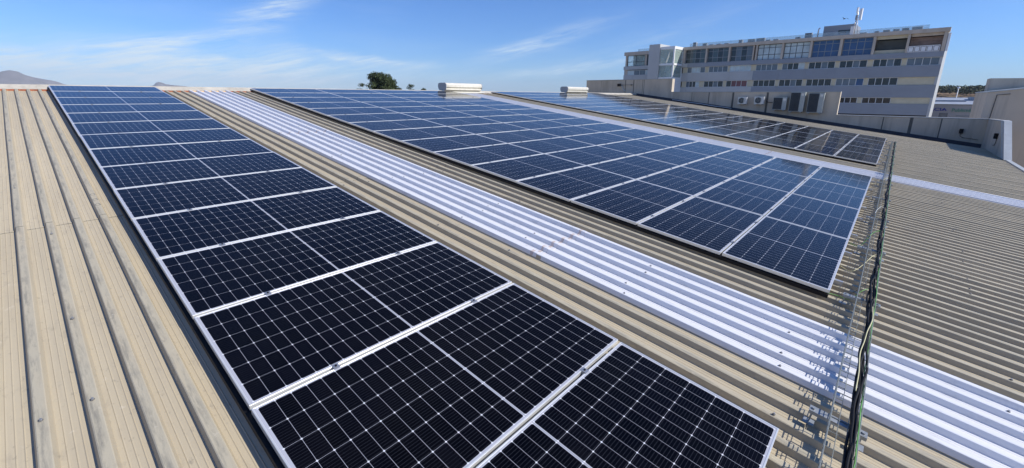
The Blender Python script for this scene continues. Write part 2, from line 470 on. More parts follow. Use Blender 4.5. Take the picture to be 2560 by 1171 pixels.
def wood():
    rnd = random.Random(4); m_ = MB()
    for k in range(620):
        s_ = rnd.uniform(-110, 45); dx = rnd.uniform(-60, 10)
        c = Vector((452 + dx, -60 + s_, 6.0 - abs(min(0, dx)) * .045 + rnd.uniform(-.2, 1.3))); rad = rnd.uniform(1.6, 3.0)
        for _ in range(46):
            d = Vector((rnd.gauss(0, 1), rnd.gauss(0, 1), rnd.gauss(0, 1))).normalized()
            p = c + Vector((d.x, d.y * 1.7, d.z * .6)) * rad * (rnd.random() ** .3)
            a_ = Vector((rnd.gauss(0, 1), rnd.gauss(0, 1), rnd.gauss(0, 1))).normalized(); b2 = a_.cross(d + a_ * .1).normalized()
            s2 = rnd.uniform(.3, .8)
            m_.add([p - a_ * s2, p + b2 * s2, p + a_ * s2, p - b2 * s2], [(0, 1, 2, 3)])
    o = m_.build('wood', LEAF2)
    tag(o, 'dark green line of trees along the hilltop beyond the white signed building', 'trees', kind='stuff')


wood()

# ------------------------------------------------------------------ the roof we stand on
PAN = -.128                                   # pans lie 12 cm under the panel tops
PITCH = .19
XWALL = 32.3


def rib_profile(nr, over):
    pts = []
    for r_ in range(nr + (1 if over else 0)):
        x0 = r_ * PITCH; lift = .006 if (over and r_ == nr) else 0.0
        pts += [(x0, 0 + lift), (x0 + .012, .041 + lift), (x0 + .017, .044 + lift), (x0 + .057, .044 + lift), (x0 + .062, .041 + lift), (x0 + .077, .0 + lift)]
        if over and r_ == nr: break
        pts += [(x0 + .098, 0), (x0 + .102, .0025), (x0 + .107, 0), (x0 + .128, 0), (x0 + .132, .0025), (x0 + .137, 0), (x0 + .158, 0), (x0 + .162, .0025), (x0 + .167, 0)]
    if not over: pts.append((nr * PITCH, 0))
    return pts


def sheet_mesh(nr, length, over=True, mats=None, seed=0):
    pr = rib_profile(nr, over); m_ = MB(); rnd = random.Random(seed); NS = 14
    ph = rnd.uniform(0, 6)
    for j in range(NS + 1):
        y = -length * j / NS
        for (x, z) in pr:
            wob = .0014 * math.sin(y * 1.7 + ph + x * 3) if 0 < j < NS else 0
            m_.v.append((x + .0012 * math.sin(y * 1.1 + ph * 2), y, z + wob))
    n_ = len(pr)
    for j in range(NS):
        for i in range(n_ - 1):
            a = j * n_ + i; m_.f.append((a, a + n_, a + n_ + 1, a + 1)); m_.mi.append(0)
    e = NS * n_                                # a thin downturned edge at the lower end
    o = len(m_.v)
    for (x, z) in pr: m_.v.append((x, -length - .004, z - .006))
    for i in range(n_ - 1): m_.f.append((e + i, o + i, o + i + 1, e + i + 1)); m_.mi.append(1)
    return m_.mesh('roof_sheet', mats or [ROOF, JOINT])


roof = thing('warehouse', 'warehouse under a beige corrugated roof carrying the solar panels', 'building', P(0, 0, PAN), (SLOPE, 0, 0))
LAP = -9.98; END = -19.62


def put_sheet(me, name, u, v, dh):
    return link(name, me, roof, (u, v, dh), (0, 0, 0))


U0 = -.202 - 40 * PITCH                        # left web of the first rib
def col_x(k): return -.202 + k * PITCH
sheets = {}
def sheet(nr, length, name='roof_sheet', m_=None, over=True):
    key = (nr, round(length, 2), name, over)
    if key not in sheets: sheets[key] = sheet_mesh(nr, length, over, m_, len(sheets))
    return sheets[key]


segs = []
k = -39
while k < 16: segs.append((k, 5)); k += 5
k = 21
while k < 66: segs.append((k, 5)); k += 5
segs.append((66, 6))
k = 77
while k < 162: segs.append((k, 5)); k += 5
for i, (k, nr) in enumerate(segs):
    last = (k + nr in (16, 72))
    put_sheet(sheet(nr, -LAP + .1 + .02, over=True), 'roof_sheet', col_x(k), .02, .0042 + (.0008 if i % 2 else 0))
    put_sheet(sheet(nr, LAP - END, over=True), 'roof_sheet', col_x(k), LAP, (.0008 if i % 2 else 0))
SEAL = mat('pinkish_sealant', (.58, .50, .46), .8, 0, .3, 30)
for k in (16, 72):
    for i, (v0, v1) in enumerate(((.02, -6.75), (-6.65, -13.42), (-13.34, END))):
        put_sheet(sheet(5, v0 - v1, 'skylight_sheet', [SKYL, SEAL], True), 'skylight_sheet', col_x(k), v0, .0165 - .0025 * i)
tp = rib_profile(5, True); tm = MB(); rr5 = random.Random(8)
for (x, z) in tp: tm.v.append((x, .022 + rr5.uniform(-.006, .006), z + .0012))
for (x, z) in tp: tm.v.append((x, -.012 + rr5.uniform(-.006, .006), z + .0012))
for i in range(len(tp) - 1):
    if i % 15 not in (7, 8, 9): tm.f.append((i, len(tp) + i, len(tp) + i + 1, i + 1)); tm.mi.append(0)
TAPE = tm.mesh('seam_sealant', SEAL)
for (k, v) in ((16, -13.36), (16, -6.7), (72, -13.36)): link('seam_sealant', TAPE, roof, (col_x(k), v, .0165 if v > -10 else .0145))
# ridge capping, closures and the far slope (in the warehouse's own axes)
rc = MB()
segx = [(-7.7 + 2.5 * i, -7.7 + 2.5 * (i + 1) + .04) for i in range(17)]
for i, (a, b2) in enumerate(segx):
    b2 = min(b2, 32.5 / 1.0); e = .002 * (i % 2)
    rc.add([(a, -.10, .048 + e), (b2, -.10, .048 + e), (b2, .14, .128 + e), (a, .14, .128 + e), (a, .40, .05 + e), (b2, .40, .05 + e), (a, -.10, .04 + e), (b2, -.10, .04 + e)],
           [(0, 1, 2, 3), (3, 2, 5, 4), (0, 6, 7, 1)])
rc.build('ridge_cap', RIDGE, roof)
cl_ = MB()
for k in range(-39, 162):
    x0 = col_x(k); mi = 1 if (16 <= k < 21) else 0
    if 72 <= k < 77: mi = 1
    cl_.prism([(x0 + .078, .001), (x0 + .189, .001), (x0 + .200, .043), (x0 + .068, .043)], 1, -.135, -.108, mi)
cl_.build('closure_strip', [RUST, FOAM], roof)
rs = MB()
a2 = -2 * SLOPE
def rear(q, h): return (.30 + q * math.cos(a2) - h * math.sin(a2), .03 + q * math.sin(a2) + h * math.cos(a2))
prr = []
for k in range(0, 211): prr += [(k * PITCH, 0), (k * PITCH + .015, .038), (k * PITCH + .06, .038), (k * PITCH + .077, 0)]
for q in (0, 18.0):
    for (x, z) in prr:
        yy, zz = rear(q, z); rs.v.append((x - 7.6, yy, zz))
nn = len(prr)
for i in range(nn - 1): rs.f.append((i, i + 1, nn + i + 1, nn + i)); rs.mi.append(0)
rs.build('rear_roof_slope', ROOF, roof)
# walls and eave below the roof, in world axes turned back into the warehouse's frame
inv = Matrix.Rotation(-SLOPE, 4, 'X')
def wparent(m_, name, material):
    """build with world coordinates under the tilted roof empty"""
    m_.v = [tuple((inv @ (Vector(p) - P(0, 0, PAN)))) for p in m_.v]
    return m_.build(name, material, roof)
eave = P(0, END, PAN)
wb = MB(); UGW = col_x(162)
wb.prism([(eave.y + .15, eave.z - .12), (.3, -.20), (.3, -10), (eave.y + .15, -10)], 0, -7.4, UGW)
wb.prism([(eave.y + .15, eave.z - .6), (.3, -.68), (.3, -10), (eave.y + .15, -10)], 0, UGW + .002, 32.2)
wb.prism([(.3, -.20), (17.5, -2.75), (17.5, -10), (.3, -10)], 0, -7.4, 32.2)
bf = MB(); bf.box(XWALL - .03, XWALL - .002, END, -.05, -.6, .15); bf.build('base_flashing', mat('bituminous_flashing', (.05, .055, .07), .85, 0, .3, 2.0), roof)
wparent(wb, 'wall', CONC2)
UG = col_x(162)
gt = MB(); gt.box(UG + .08, XWALL - .002, END, .05, -.50, -.46); gt.box(UG + .02, UG + .08, END, .05, -.50, -.012)
gt.build('valley_gutter', mat('dark_gutter', (.07, .075, .085), .8, 0, .2, 1.5), roof)
et = MB(); et.prism([(eave.y - .16, eave.z - .06), (eave.y - .04, eave.z - .06), (eave.y - .04, eave.z + .075), (eave.y - .16, eave.z + .085)], 0, -7.6, 26.2)
wparent(et, 'eave_trim', COPEL)
# fixing screws with sealing washers
sm = MB()
sm.tube([(0, 0, 0), (0, 0, .004)], .0095, 8, 1); sm.tube([(0, 0, .004), (0, 0, .012)], .0055, 6, 0)
SCR = sm.mesh('fixing_screw', [ALU_D, mat('grey_washer', (.16, .155, .15), .7)])
rnd = random.Random(21); cnt = 0
for v in (-12.15, -13.12, -14.39, -15.75, -17.05, -18.4, -10.4, -8.8, -6.2):
    for k in range(-5, 64):
        if cnt >= 98: break
        if 0 <= k <= 11 or 24 <= k <= 70 and v > -16.0: continue
        if rnd.random() > (.30 if not (16 <= k < 21) else .75): continue
        if k > 40 and rnd.random() > .4: continue
        lk = .0125 if 16 <= k < 21 else .0032
        link('fixing_screw', SCR, roof, (col_x(k) + .035, v + rnd.uniform(-.06, .06), .044 + lk)); cnt += 1
# sealant rings left on one rib
sp = MB()
for (v, r1) in ((-9.35, .026), (-9.55, .022), (-9.74, .026)):
    pts = [(-.202 + .037 + math.cos(t) * .019, v + math.sin(t) * .032, .0462) for t in [i * math.pi / 7 for i in range(14)]]
    sp.tube(pts + [pts[0]], .0055, 6)
sp.build('sealant_patch', mat('old_sealant', (.24, .225, .19), .9), roof)

# ------------------------------------------------------------------ solar panels
PW, PH, GAP = 2.094, 1.038, .02


def make_panel():
    root = thing('solar_panel', 'x', 'solar panel')
    f = MB(); L = .0095
    rings_ = []
    for (i, z) in ((0, -.0345), (0, -.001), (.001, 0), (L - .001, 0), (L, -.001), (L, -.0060)):
        rings_.append([(i, -i, z), (PW - i, -i, z), (PW - i, -PH + i, z), (i, -PH + i, z)])
    rings_.insert(0, [(.028, -.028, -.0345), (PW - .028, -.028, -.0345), (PW - .028, -PH + .028, -.0345), (.028, -PH + .028, -.0345)])
    for rg in rings_: f.v += rg
    for j in range(len(rings_) - 1):
        for i in range(4):
            a = j * 4 + i; b2 = j * 4 + (i + 1) % 4
            f.f.append((a, b2, b2 + 4, a + 4)); f.mi.append(0)
    f.build('frame', ALU, root)
    gl = MB(); gl.box(L - .0008, PW - L + .0008, -PH + L - .0008, -L + .0008, -.0068, -.0018)
    me = gl.mesh('glass', [CELL, BACK])
    for p in me.polygons:
        p.material_index = 0 if p.normal.z > .5 else 1
    link('glass', me, root)
    return root


panel0 = make_panel()
tree_map = {panel0: [c for c in COL.objects if c.parent == panel0]}
NTH = ['top', 'second', 'third', 'fourth', 'fifth', 'sixth', 'seventh', 'eighth', 'ninth', 'tenth', 'eleventh', 'twelfth', 'thirteenth', 'fourteenth', 'fifteenth']
CB = ['leftmost', 'second', 'third', 'rightmost']
CC = ['leftmost', 'second', 'middle', 'fourth', 'rightmost']
rnd = random.Random(5); first = True


def row_words(i):
    if i == 0: return 'top row at the ridge'
    if i == 14: return 'lowest row'
    if i < 8: return NTH[i] + ' row from the ridge'
    return {8: 'seventh', 9: 'sixth', 10: 'fifth', 11: 'fourth', 12: 'third', 13: 'second'}[i] + ' row from the bottom'


ARR = [(0.0, 1, 'single file at left', ['']), (4.5358, 4, 'middle block', CB), (15.7528, 5, 'far right block', CC)]
for (u0, nc, nm, cw) in ARR:
    for c in range(nc):
        for i in range(15):
            if first: o = panel0; first = False
            else: o = copy_tree(panel0, tree_map)
            o.location = P(u0 + c * (PW + GAP) + rnd.uniform(-.002, .002), -i * (PH + GAP) - .0, rnd.uniform(-.002, .001))
            o.rotation_euler = (SLOPE + R(rnd.uniform(-.10, .10)), R(rnd.uniform(-.10, .10)), R(rnd.uniform(-.04, .04)))
            if nc == 1: lab = 'dark blue solar panel, ' + row_words(i) + ', ' + nm
            else: lab = 'solar panel, ' + row_words(i) + ', ' + cw[c] + ' column of ' + nm
            tag(o, lab, 'solar panel', 'solar panels on the corrugated roof')
# mounting rails with mid clamps
cm = MB()
cm.box(-.019, .019, -.0225, .0225, .0008, .0045, 0); cm.box(-.019, .019, -.0085, .0085, -.036, .0008, 0)
cm.tube([(0, 0, .0045), (0, 0, .0115)], .0065, 8, 1)
CLAMP = cm.mesh('clamp', [ALU_D, BLK])
rm = MB(); rm.box(-.02, .02, -15 * (PH + GAP) - .06, .05, -.0795, -.0352)
RAIL = rm.mesh('rail', ALU_D)
rw = ['left', 'right']
for ai, (u0, nc, nm, cw) in enumerate(ARR):
    for c in range(nc):
        for q, du in enumerate((.47, 1.62)):
            where = (cw[c] + ' column, ' + nm) if nc > 1 else nm
            t_ = thing('mounting_rail', 'aluminium rail with small clamps under the ' + rw[q] + ' half of the ' + where, 'rail', P(u0 + c * (PW + GAP) + du, 0, 0), (SLOPE, 0, 0), 'mounting rails with panel clamps')
            link('rail', RAIL, t_)
            for i in range(1, 15):
                link('clamp', CLAMP, t_, (0, -i * (PH + GAP) + GAP / 2, 0))

for (u0, nc, nm, cw) in ARR:  # black strips added to stand for the deep shade under the panel edges
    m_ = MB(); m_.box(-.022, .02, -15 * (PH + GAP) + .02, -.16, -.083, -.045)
    o = m_.build('edge_shade_strip', BLK); o.location = P(u0, 0, 0); o.rotation_euler = (SLOPE, 0, 0)
    tag(o, 'black strip lying under the left edge of the ' + nm, 'strip', 'black strips under the panel edges')  # added strip, stands for the shade under the panel edge

# ------------------------------------------------------------------ ridge ventilators
def ventilator(x0, x1, label):
    t_ = thing('ridge_ventilator', label, 'ventilator', (x0, .22, -.03), group='ridge ventilators')
    L_ = x1 - x0
    b2 = MB()
    hp = [(-.16, .05), (-.25, .075), (-.26, .125), (-.20, .165), (-.285, .215), (-.29, .315), (-.255, .36), (-.19, .392)]
    prof = hp + [(-a, z) for (a, z) in hp[::-1]]
    b2.prism(prof, 0, .02, L_ - .02); b2.build('cowl', VENT, t_)
    e = MB()
    pe = [(-.17, .045), (-.265, .12), (-.298, .215), (-.298, .318), (-.26, .366), (-.19, .40), (.19, .40), (.26, .366), (.298, .318), (.298, .215), (.265, .12), (.17, .045)]
    e.prism(pe, 0, -.012, .02); e.build('end_plate', VEND, t_)
    e = MB(); e.prism(pe, 0, L_ - .02, L_ + .012); e.build('end_plate', VEND, t_)
    th = MB(); th.box(.03, L_ - .03, -.14, .14, -.03, .06); th.build('throat', DARK, t_)
    cu = MB(); cu.prism([(-.42, -.06), (-.20, .012), (.20, .012), (.42, -.06)], 0, -.1, L_ + .1); cu.build('curb', VENT, t_)


ventilator(12.71, 15.03, 'cream ridge ventilator, the nearer and larger one, on the roof ridge')
ventilator(22.62, 25.05, 'cream ridge ventilator beside the grey parapet, the farther one')

# ------------------------------------------------------------------ wire cable tray and its cables
TU0, TU1 = -1.2, 24.9; TZ0, TZ1 = .018, .070; TV0, TV1 = -16.055, -16.195
tray = thing('cable_tray', 'galvanised wire mesh cable tray running along the foot of the panels', 'cable tray', P(TU0, -16.12, PAN), (SLOPE, 0, 0))
off = Vector((TU0, -16.12, PAN))
def T(u, v, h): return (u - off.x, v - off.y, h - off.z)
wr = MB()
def long_wire(v, h, r_):
    pts = [T(TU0 + i * (TU1 - TU0) / 26, v + .0015 * math.sin(i * 1.7 + v * 9), h + .0015 * math.sin(i * 2.3)) for i in range(27)]
    wr.tube(pts, r_, 5)
for (v, h, r_) in ((TV0, TZ1, .0036), (TV0, (TZ0 + TZ1) / 2, .0022), (TV0 - .002, TZ0 + .003, .0022), (-16.105, TZ0, .0022), (-16.150, TZ0, .0022), (TV1 + .002, TZ0 + .003, .0022), (TV1, (TZ0 + TZ1) / 2, .0022), (TV1, TZ1, .0034)):
    long_wire(v, h, r_)
nr = int((TU1 - TU0) / .15)
for i in range(nr):
    u = TU0 + .03 + i * .15
    wr.tube([T(u + .075, TV0, TZ1 + .004), T(u + .075, TV0, TZ0 + .006), T(u + .075, TV0 - .006, TZ0), T(u + .075, -16.105, TZ0)], .0033, 5)
    wr.tube([T(u, TV0, TZ1 + .004), T(u, TV0, TZ0 + .006), T(u, TV0 - .006, TZ0), T(u, TV1 + .006, TZ0), T(u, TV1, TZ0 + .006), T(u, TV1, TZ1 + .004)], .0033, 5)
wr.build('wire_basket', GALV, tray)
for i, u in enumerate([-.4, .9, 2.42, 4.55, 6.4, 8.3, 10.2, 12.2, 14.3, 16.4, 18.5, 20.6, 22.8, 24.6]):
    b2 = MB(); v0, v1 = TV0 + .10, TV1 - .05
    x0, x1 = u - .030, u + .030
    for (a, b3) in (((x0, x1), (TZ0 - .006, TZ0 - .003)), ((x0, x0 + .003), (TZ0 - .027, TZ0 - .006)), ((x1 - .003, x1), (TZ0 - .027, TZ0 - .006))):
        p0 = T(a[0], v1, b3[0]); p1 = T(a[1], v0, b3[1]); b2.box(p0[0], p1[0], p0[1], p1[1], p0[2], p1[2])
    for v in (v0 - .02, v1 + .02):
        p0 = T(u, v, PAN + .005); b2.tube([p0, T(u, v, TZ0 - .003)], .005, 8)
        b2.tube([T(u, v, TZ0 - .003), T(u, v, TZ0 + .006)], .010, 6)
        p0 = T(u - .03, v - .03, PAN + .001); p1 = T(u + .03, v + .03, PAN + .006); b2.box(p0[0], p1[0], p0[1], p1[1], p0[2] + .04, p1[2] + .04)
    b2.build('support_bracket', GALV2, tray)


def cable(name, label, cat, path, r_, material, group=None, wig=.006, step=.12, seed=0, n=6):
    """path of (u, v, h) control points, smoothed and slightly wandering"""
    rd = random.Random(seed); pts = []
    cum = [0]
    for a, b3 in zip(path, path[1:]): cum.append(cum[-1] + (Vector(b3) - Vector(a)).length)
    N = max(8, int(cum[-1] / step)); ph = [rd.uniform(0, 6.28) for _ in range(6)]
    def at(s_):
        for j in range(len(path) - 1):
            if s_ <= cum[j + 1] or j == len(path) - 2:
                t2 = (s_ - cum[j]) / max(1e-6, cum[j + 1] - cum[j]); break
        p = [Vector(path[max(0, j - 1)]), Vector(path[j]), Vector(path[j + 1]), Vector(path[min(len(path) - 1, j + 2)])]
        return .5 * ((2 * p[1]) + (p[2] - p[0]) * t2 + (2 * p[0] - 5 * p[1] + 4 * p[2] - p[3]) * t2 ** 2 + (-p[0] + 3 * p[1] - 3 * p[2] + p[3]) * t2 ** 3)
    for i in range(N + 1):
        s_ = cum[-1] * i / N; q = at(s_)
        ww = wig * (math.sin(s_ * 3.1 + ph[0]) + .7 * math.sin(s_ * 7.3 + ph[1]) + .4 * math.sin(s_ * 13 + ph[2]))
        wz = wig * .5 * (math.sin(s_ * 4.3 + ph[3]) + math.sin(s_ * 9.1 + ph[4]))
        pts.append(P(q.x, q.y + ww, q.z + abs(wz)))
    m_ = MB(); m_.tube(pts, r_, n)
    o = m_.build(name, material, None, True)
    return tag(o, label, cat, group)


CG = 'cables laid in the wire tray'
vb = -16.172
for i, (dv, dh, r_, lab) in enumerate(((0, .012, .009, 'thick black cable lying lowest against the far side of the wire tray'),
                                       (.018, .014, .009, 'black cable second from the far side of the wire tray'),
                                       (.006, .030, .0085, 'black cable resting on top of the bundle in the tray'),
                                       (.022, .028, .007, 'thin black cable on the near flank of the bundle in the tray'),
                                       (.012, .044, .0075, 'uppermost thin black cable in the middle of the bundle'),
                                       (-.006, .046, .007, 'thin black cable topping the bundle at the tray side wall'))):
    cable('black_cable', lab, 'cable', [(TU0, vb + dv, TZ0 + dh), (1.6, vb + dv * 1.2, TZ0 + dh), (3, vb + dv * .6, TZ0 + dh), (4.4, vb + dv * 1.3, TZ0 + dh), (6, vb + dv * .7, TZ0 + dh), (8, vb + dv, TZ0 + dh), (14, vb + dv * .7, TZ0 + dh * .8), (24.4, vb + dv * .6, TZ0 + dh * .6)], r_, BLK, CG, .009, .05, i)
cable('earth_cable', 'green and yellow earth cable twisting through the black bundle in the tray', 'cable', [(TU0, vb - .012, TZ0 + .050), (1.6, vb - .012, TZ0 + .052), (2.1, vb - .014, TZ0 + .066), (2.5, vb - .012, TZ0 + .064), (3.0, vb - .016, TZ0 + .040), (4.6, vb - .016, TZ0 + .058), (6, vb - .016, TZ0 + .050), (13, vb - .016, TZ0 + .05), (24.3, vb - .012, TZ0 + .04)], .0032, GRN, CG, .003, .06, 31)
cable('yellow_cable', 'pale yellow cable looping over the black bundle beyond the skylight strip', 'cable', [(2.75, vb + .012, TZ0 + .05), (3.0, vb + .02, TZ0 + .067), (3.3, vb + .030, TZ0 + .066), (3.6, vb + .010, TZ0 + .070), (4.0, vb - .002, TZ0 + .066), (4.3, vb + .0, TZ0 + .05)], .0035, YEL, CG, .006, .05, 32)
LG = 'leads running from the middle block to the tray'
cable('panel_lead', 'green panel lead sagging from the front corner of the middle block to the tray', 'cable', [(4.60, -15.83, -.06), (4.66, -15.93, -.074), (4.64, -16.02, -.06), (4.72, -16.08, .03), (4.85, -16.15, .05)], .004, GRN, LG, .002, .03, 41)
cable('panel_lead', 'thin black panel lead beside the green one at the front corner of the middle block', 'cable', [(4.70, -15.83, -.06), (4.74, -15.94, -.076), (4.80, -16.03, -.04), (4.95, -16.10, .035), (5.1, -16.16, .05)], .003, BLK, LG, .002, .03, 42)
cable('panel_lead', 'pale panel lead reaching the tray at the middle of the first middle-block column', 'cable', [(5.60, -15.85, -.06), (5.55, -15.97, -.072), (5.70, -16.05, -.01), (6.0, -16.12, .05), (6.1, -16.16, .05)], .0035, YEL, LG, .002, .03, 43)
cable('panel_lead', 'pale green panel lead arching over the tray rail by the second middle-block column', 'cable', [(6.70, -15.86, -.06), (6.72, -15.98, -.07), (6.9, -16.05, .075), (7.1, -16.09, .085), (7.4, -16.15, .05)], .004, GRN, LG, .002, .03, 44)
cable('panel_lead', 'white panel lead arching into the tray by the third middle-block column', 'cable', [(8.4, -16.05, .074), (8.6, -16.06, .10), (8.9, -16.10, .10), (9.1, -16.15, .05)], .004, COPEL, LG, .002, .03, 45)
cable('panel_lead', 'pale lead crossing to the tray just before the far skylight strip', 'cable', [(12.3, -15.86, -.06), (12.4, -16.0, -.05), (12.5, -16.08, .07), (12.9, -16.15, .05)], .004, YEL, LG, .002, .03, 46)

# ------------------------------------------------------------------ parapet walls
XW = 32.3


def parapet(y0, y1, top, label, joints, coping=COPE):
    t_ = thing('parapet_wall', label, 'wall', (XW, (y0 + y1) / 2, -10), group='parapet walls along the right side of the roof')
    ym = (y0 + y1) / 2
    b2 = MB(); b2.box(0, .45, y0 - ym, y1 - ym, 0, top - .04 + 10); b2.build('wall_panel', CONC, t_)
    c = MB(); c.box(-.03, .485, y0 - ym - .0, y1 - ym + .0, top - .04 + 10, top + 10); c.build('coping', coping, t_)
    for (yj, wd) in joints:
        j = MB(); j.box(-.006, .0, yj - wd / 2 - ym, yj + wd / 2 - ym, 6.5, top - .05 + 10); j.build('joint', JOINT, t_)
    return t_


parapet(-2.85, 4.65, 1.10, 'tallest grey parapet section, in front of the office building left end', [(.97, .05), (.26, .06), (-.5, .03), (-.62, .03), (3.2, .02)])
parapet(-13.15, -2.852, .13, 'long middle parapet section carrying the air conditioning units', [(-5.6, .05), (-7.2, .12), (-9.3, .12), (-4.4, .02)])
parapet(-19.55, -13.152, -1.24, 'lowest parapet section on the right, with a dark electrical box', [(-15.35, .05), (-16.55, .14), (-17.75, .05)])
ew = thing('parapet_wall', 'sloping end wall with a pale metal edge at the roof corner', 'wall', (29, -19.5, -10), group='parapet walls along the right side of the roof')
b2 = MB(); b2.prism([(26.15 - 29, 0), (XW - 29 - .003, 0), (XW - 29 - .003, 8.72), (28.45 - 29, 8.78), (26.15 - 29, 7.45)], 1, -.12, .06); b2.build('wall_panel', CONC, ew)
c = MB()
c.prism([(26.05 - 29, 7.38), (28.42 - 29, 8.782), (28.47 - 29, 8.84), (27.65 - 29, 8.84), (25.35 - 29, 7.38)], 1, -.14, .085); c.build('edge_flashing', COPEL, ew)
c = MB(); c.prism([(28.42 - 29, 8.785), (XW - 29 - .003, 8.725), (XW - 29 - .003, 8.765), (28.42 - 29, 8.83)], 1, -.15, .09); c.build('coping', COPE, ew)
# pale pipe along the foot of the middle section
pts = [(XW - .07, -3.0 - .35 * i, .075 + P(0, (-3.0 - .35 * i) / CS, PAN).z + .012 * math.sin(i * 1.3)) for i in range(13)]
pp = MB(); pp.tube(pts, .018, 8); tag(pp.build('conduit_pipe', WHITE, None, True), 'thin pale pipe lying along the foot of the middle parapet section', 'pipe')


def wall_box(y, z, w_, h_, label, pts_, x=None):
    t_ = thing('electrical_box', label, 'electrical box', (XW, y, z), group='dark electrical boxes on the parapet')
    b3 = MB(); b3.box(-.12, -.001, -w_ / 2, w_ / 2, 0, h_); b3.box(-.128, -.12, -w_ / 2 + .02, w_ / 2 - .02, .02, h_ - .02); b3.build('case', BLK, t_)
    c3 = MB(); c3.tube([(-.02, a, b4) for (a, b4) in pts_], .014, 6); c3.build('conduit', JOINT, t_, True)
    return t_


wall_box(-18.58, -2.03, .15, .24, 'black electrical box on the lowest parapet section', [(.0, .0), (.0, -.14), (-.1, -.22), (-.4, -.25), (-.7, -.3)])
eb = wall_box(0, 0, .17, .24, 'small black electrical box on the sloping end wall', [(.0, .0), (.0, -.2), (.2, -.3), (.6, -.33)])
eb.location = (28.3, -19.44, -1.98); eb.rotation_euler = (0, 0, R(-90)); eb.scale = (1, 1, 1)

fl = thing('floodlight', 'black floodlight with a curved pale conduit on the tallest parapet', 'floodlight', (XW, 1.42, .55))
b3 = MB(); b3.prism([(-.34, 0), (-.10, .03), (-.10, .24), (-.36, .21)], 1, -.10, .10); b3.build('lamp_head', BLK, fl)
b3 = MB(); b3.box(-.10, -.001, -.03, .03, .08, .16); b3.build('bracket', JOINT, fl)
b3 = MB(); b3.tube([(-.05, -.08, .10), (-.06, -.2, .0), (-.06, -.27, -.18), (-.06, -.38, -.30), (-.05, -.5, -.36)], .028, 8); b3.build('conduit', COPEL, fl, True)
b3 = MB(); b3.tube([(-.04, -.1, .12), (-.04, -.95, .13)], .012, 6); b3.box(-.12, -.001, -1.06, -.95, .08, .16); b3.build('junction_box', JOINT, fl)


# ------------------------------------------------------------------ air conditioning units on the wall
def fan(m_, cy_, cz_, r_, x):
    ring = [(x, cy_ + math.cos(t) * r_, cz_ + math.sin(t) * r_) for t in [i * math.pi / 12 for i in range(24)]]
    m_.tube(ring + [ring[0]], .008, 5)
    for q in (.3, .55, .8):
        rg = [(x, cy_ + math.cos(t) * r_ * q, cz_ + math.sin(t) * r_ * q) for t in [i * math.pi / 10 for i in range(20)]]
        m_.tube(rg + [rg[0]], .004, 4)
    for a in range(6):
        m_.tube([(x, cy_, cz_), (x, cy_ + math.cos(a * math.pi / 3) * r_, cz_ + math.sin(a * math.pi / 3) * r_)], .004, 4)


def ac_small(y0, y1, z0, z1, label):
    ym = (y0 + y1) / 2; w_ = y1 - y0; h_ = z1 - z0; xf = -.36
    t_ = thing('air_conditioner', label, 'air conditioner', (XW, ym, z0), group='air conditioning units on the parapet')
    m_ = MB(); m_.box(xf, -.08, -w_ / 2, w_ / 2, 0, h_); m_.box(xf - .008, xf, -w_ / 2 + .01, -w_ / 2 + .19, .01, h_ - .01); m_.build('casing', ACW, t_)
    r_ = h_ * .40; cyy = w_ / 2 - r_ - .05
    d = MB(); ring = [(cyy + math.cos(t) * r_, h_ / 2 + math.sin(t) * r_) for t in [i * math.pi / 14 for i in range(28)]]
    d.prism(ring, 0, xf - .004, xf - .001); d.build('fan_opening', ACD, t_)
    g_ = MB(); fan(g_, cyy, h_ / 2, r_, xf - .012); g_.build('fan_guard', ACG, t_)
    b4 = MB()
    for yy in (-w_ / 2 + .12, w_ / 2 - .12): b4.box(-.40, -.001, yy - .02, yy + .02, -.035, -.001)
    b4.build('bracket', GALV2, t_)


def ac_big(y0, y1, z0, z1, label, dbl):
    ym = (y0 + y1) / 2; w_ = y1 - y0; h_ = z1 - z0; xf = -.42
    t_ = thing('air_conditioner', label, 'air conditioner', (XW, ym, z0), group='air conditioning units on the parapet')
    m_ = MB(); m_.box(xf, -.08, -w_ / 2, w_ / 2, 0, h_); m_.build('casing', ACG, t_)
    ys = -w_ / 2 + w_ * .32
    g_ = MB(); g_.box(xf - .012, xf - .001, ys, w_ / 2 - .025, .03, h_ - .03); g_.build('grille_panel', ACD, t_)
    f_ = MB(); r_ = min((w_ / 2 - ys) / 2 - .03, .27); cyy = (ys + w_ / 2) / 2
    for cz_ in ((h_ * .27, h_ * .73) if dbl else (h_ * .5,)): fan(f_, cyy, cz_, r_, xf - .018)
    f_.build('fan_guard', FRAME, t_)
    s_ = MB(); s_.box(xf - .006, xf - .001, -w_ / 2 + .06, -w_ / 2 + .2, h_ - .22, h_ - .08); s_.box(xf - .006, xf - .001, -w_ / 2 + .08, -w_ / 2 + .19, h_ - .30, h_ - .28); s_.build('plate', ACW, t_)
    b4 = MB()
    for yy in (-w_ / 2 + .12, w_ / 2 - .12): b4.box(-.46, -.001, yy - .025, yy + .025, -.06, -.001)
    b4.build('bracket', GALV2, t_)


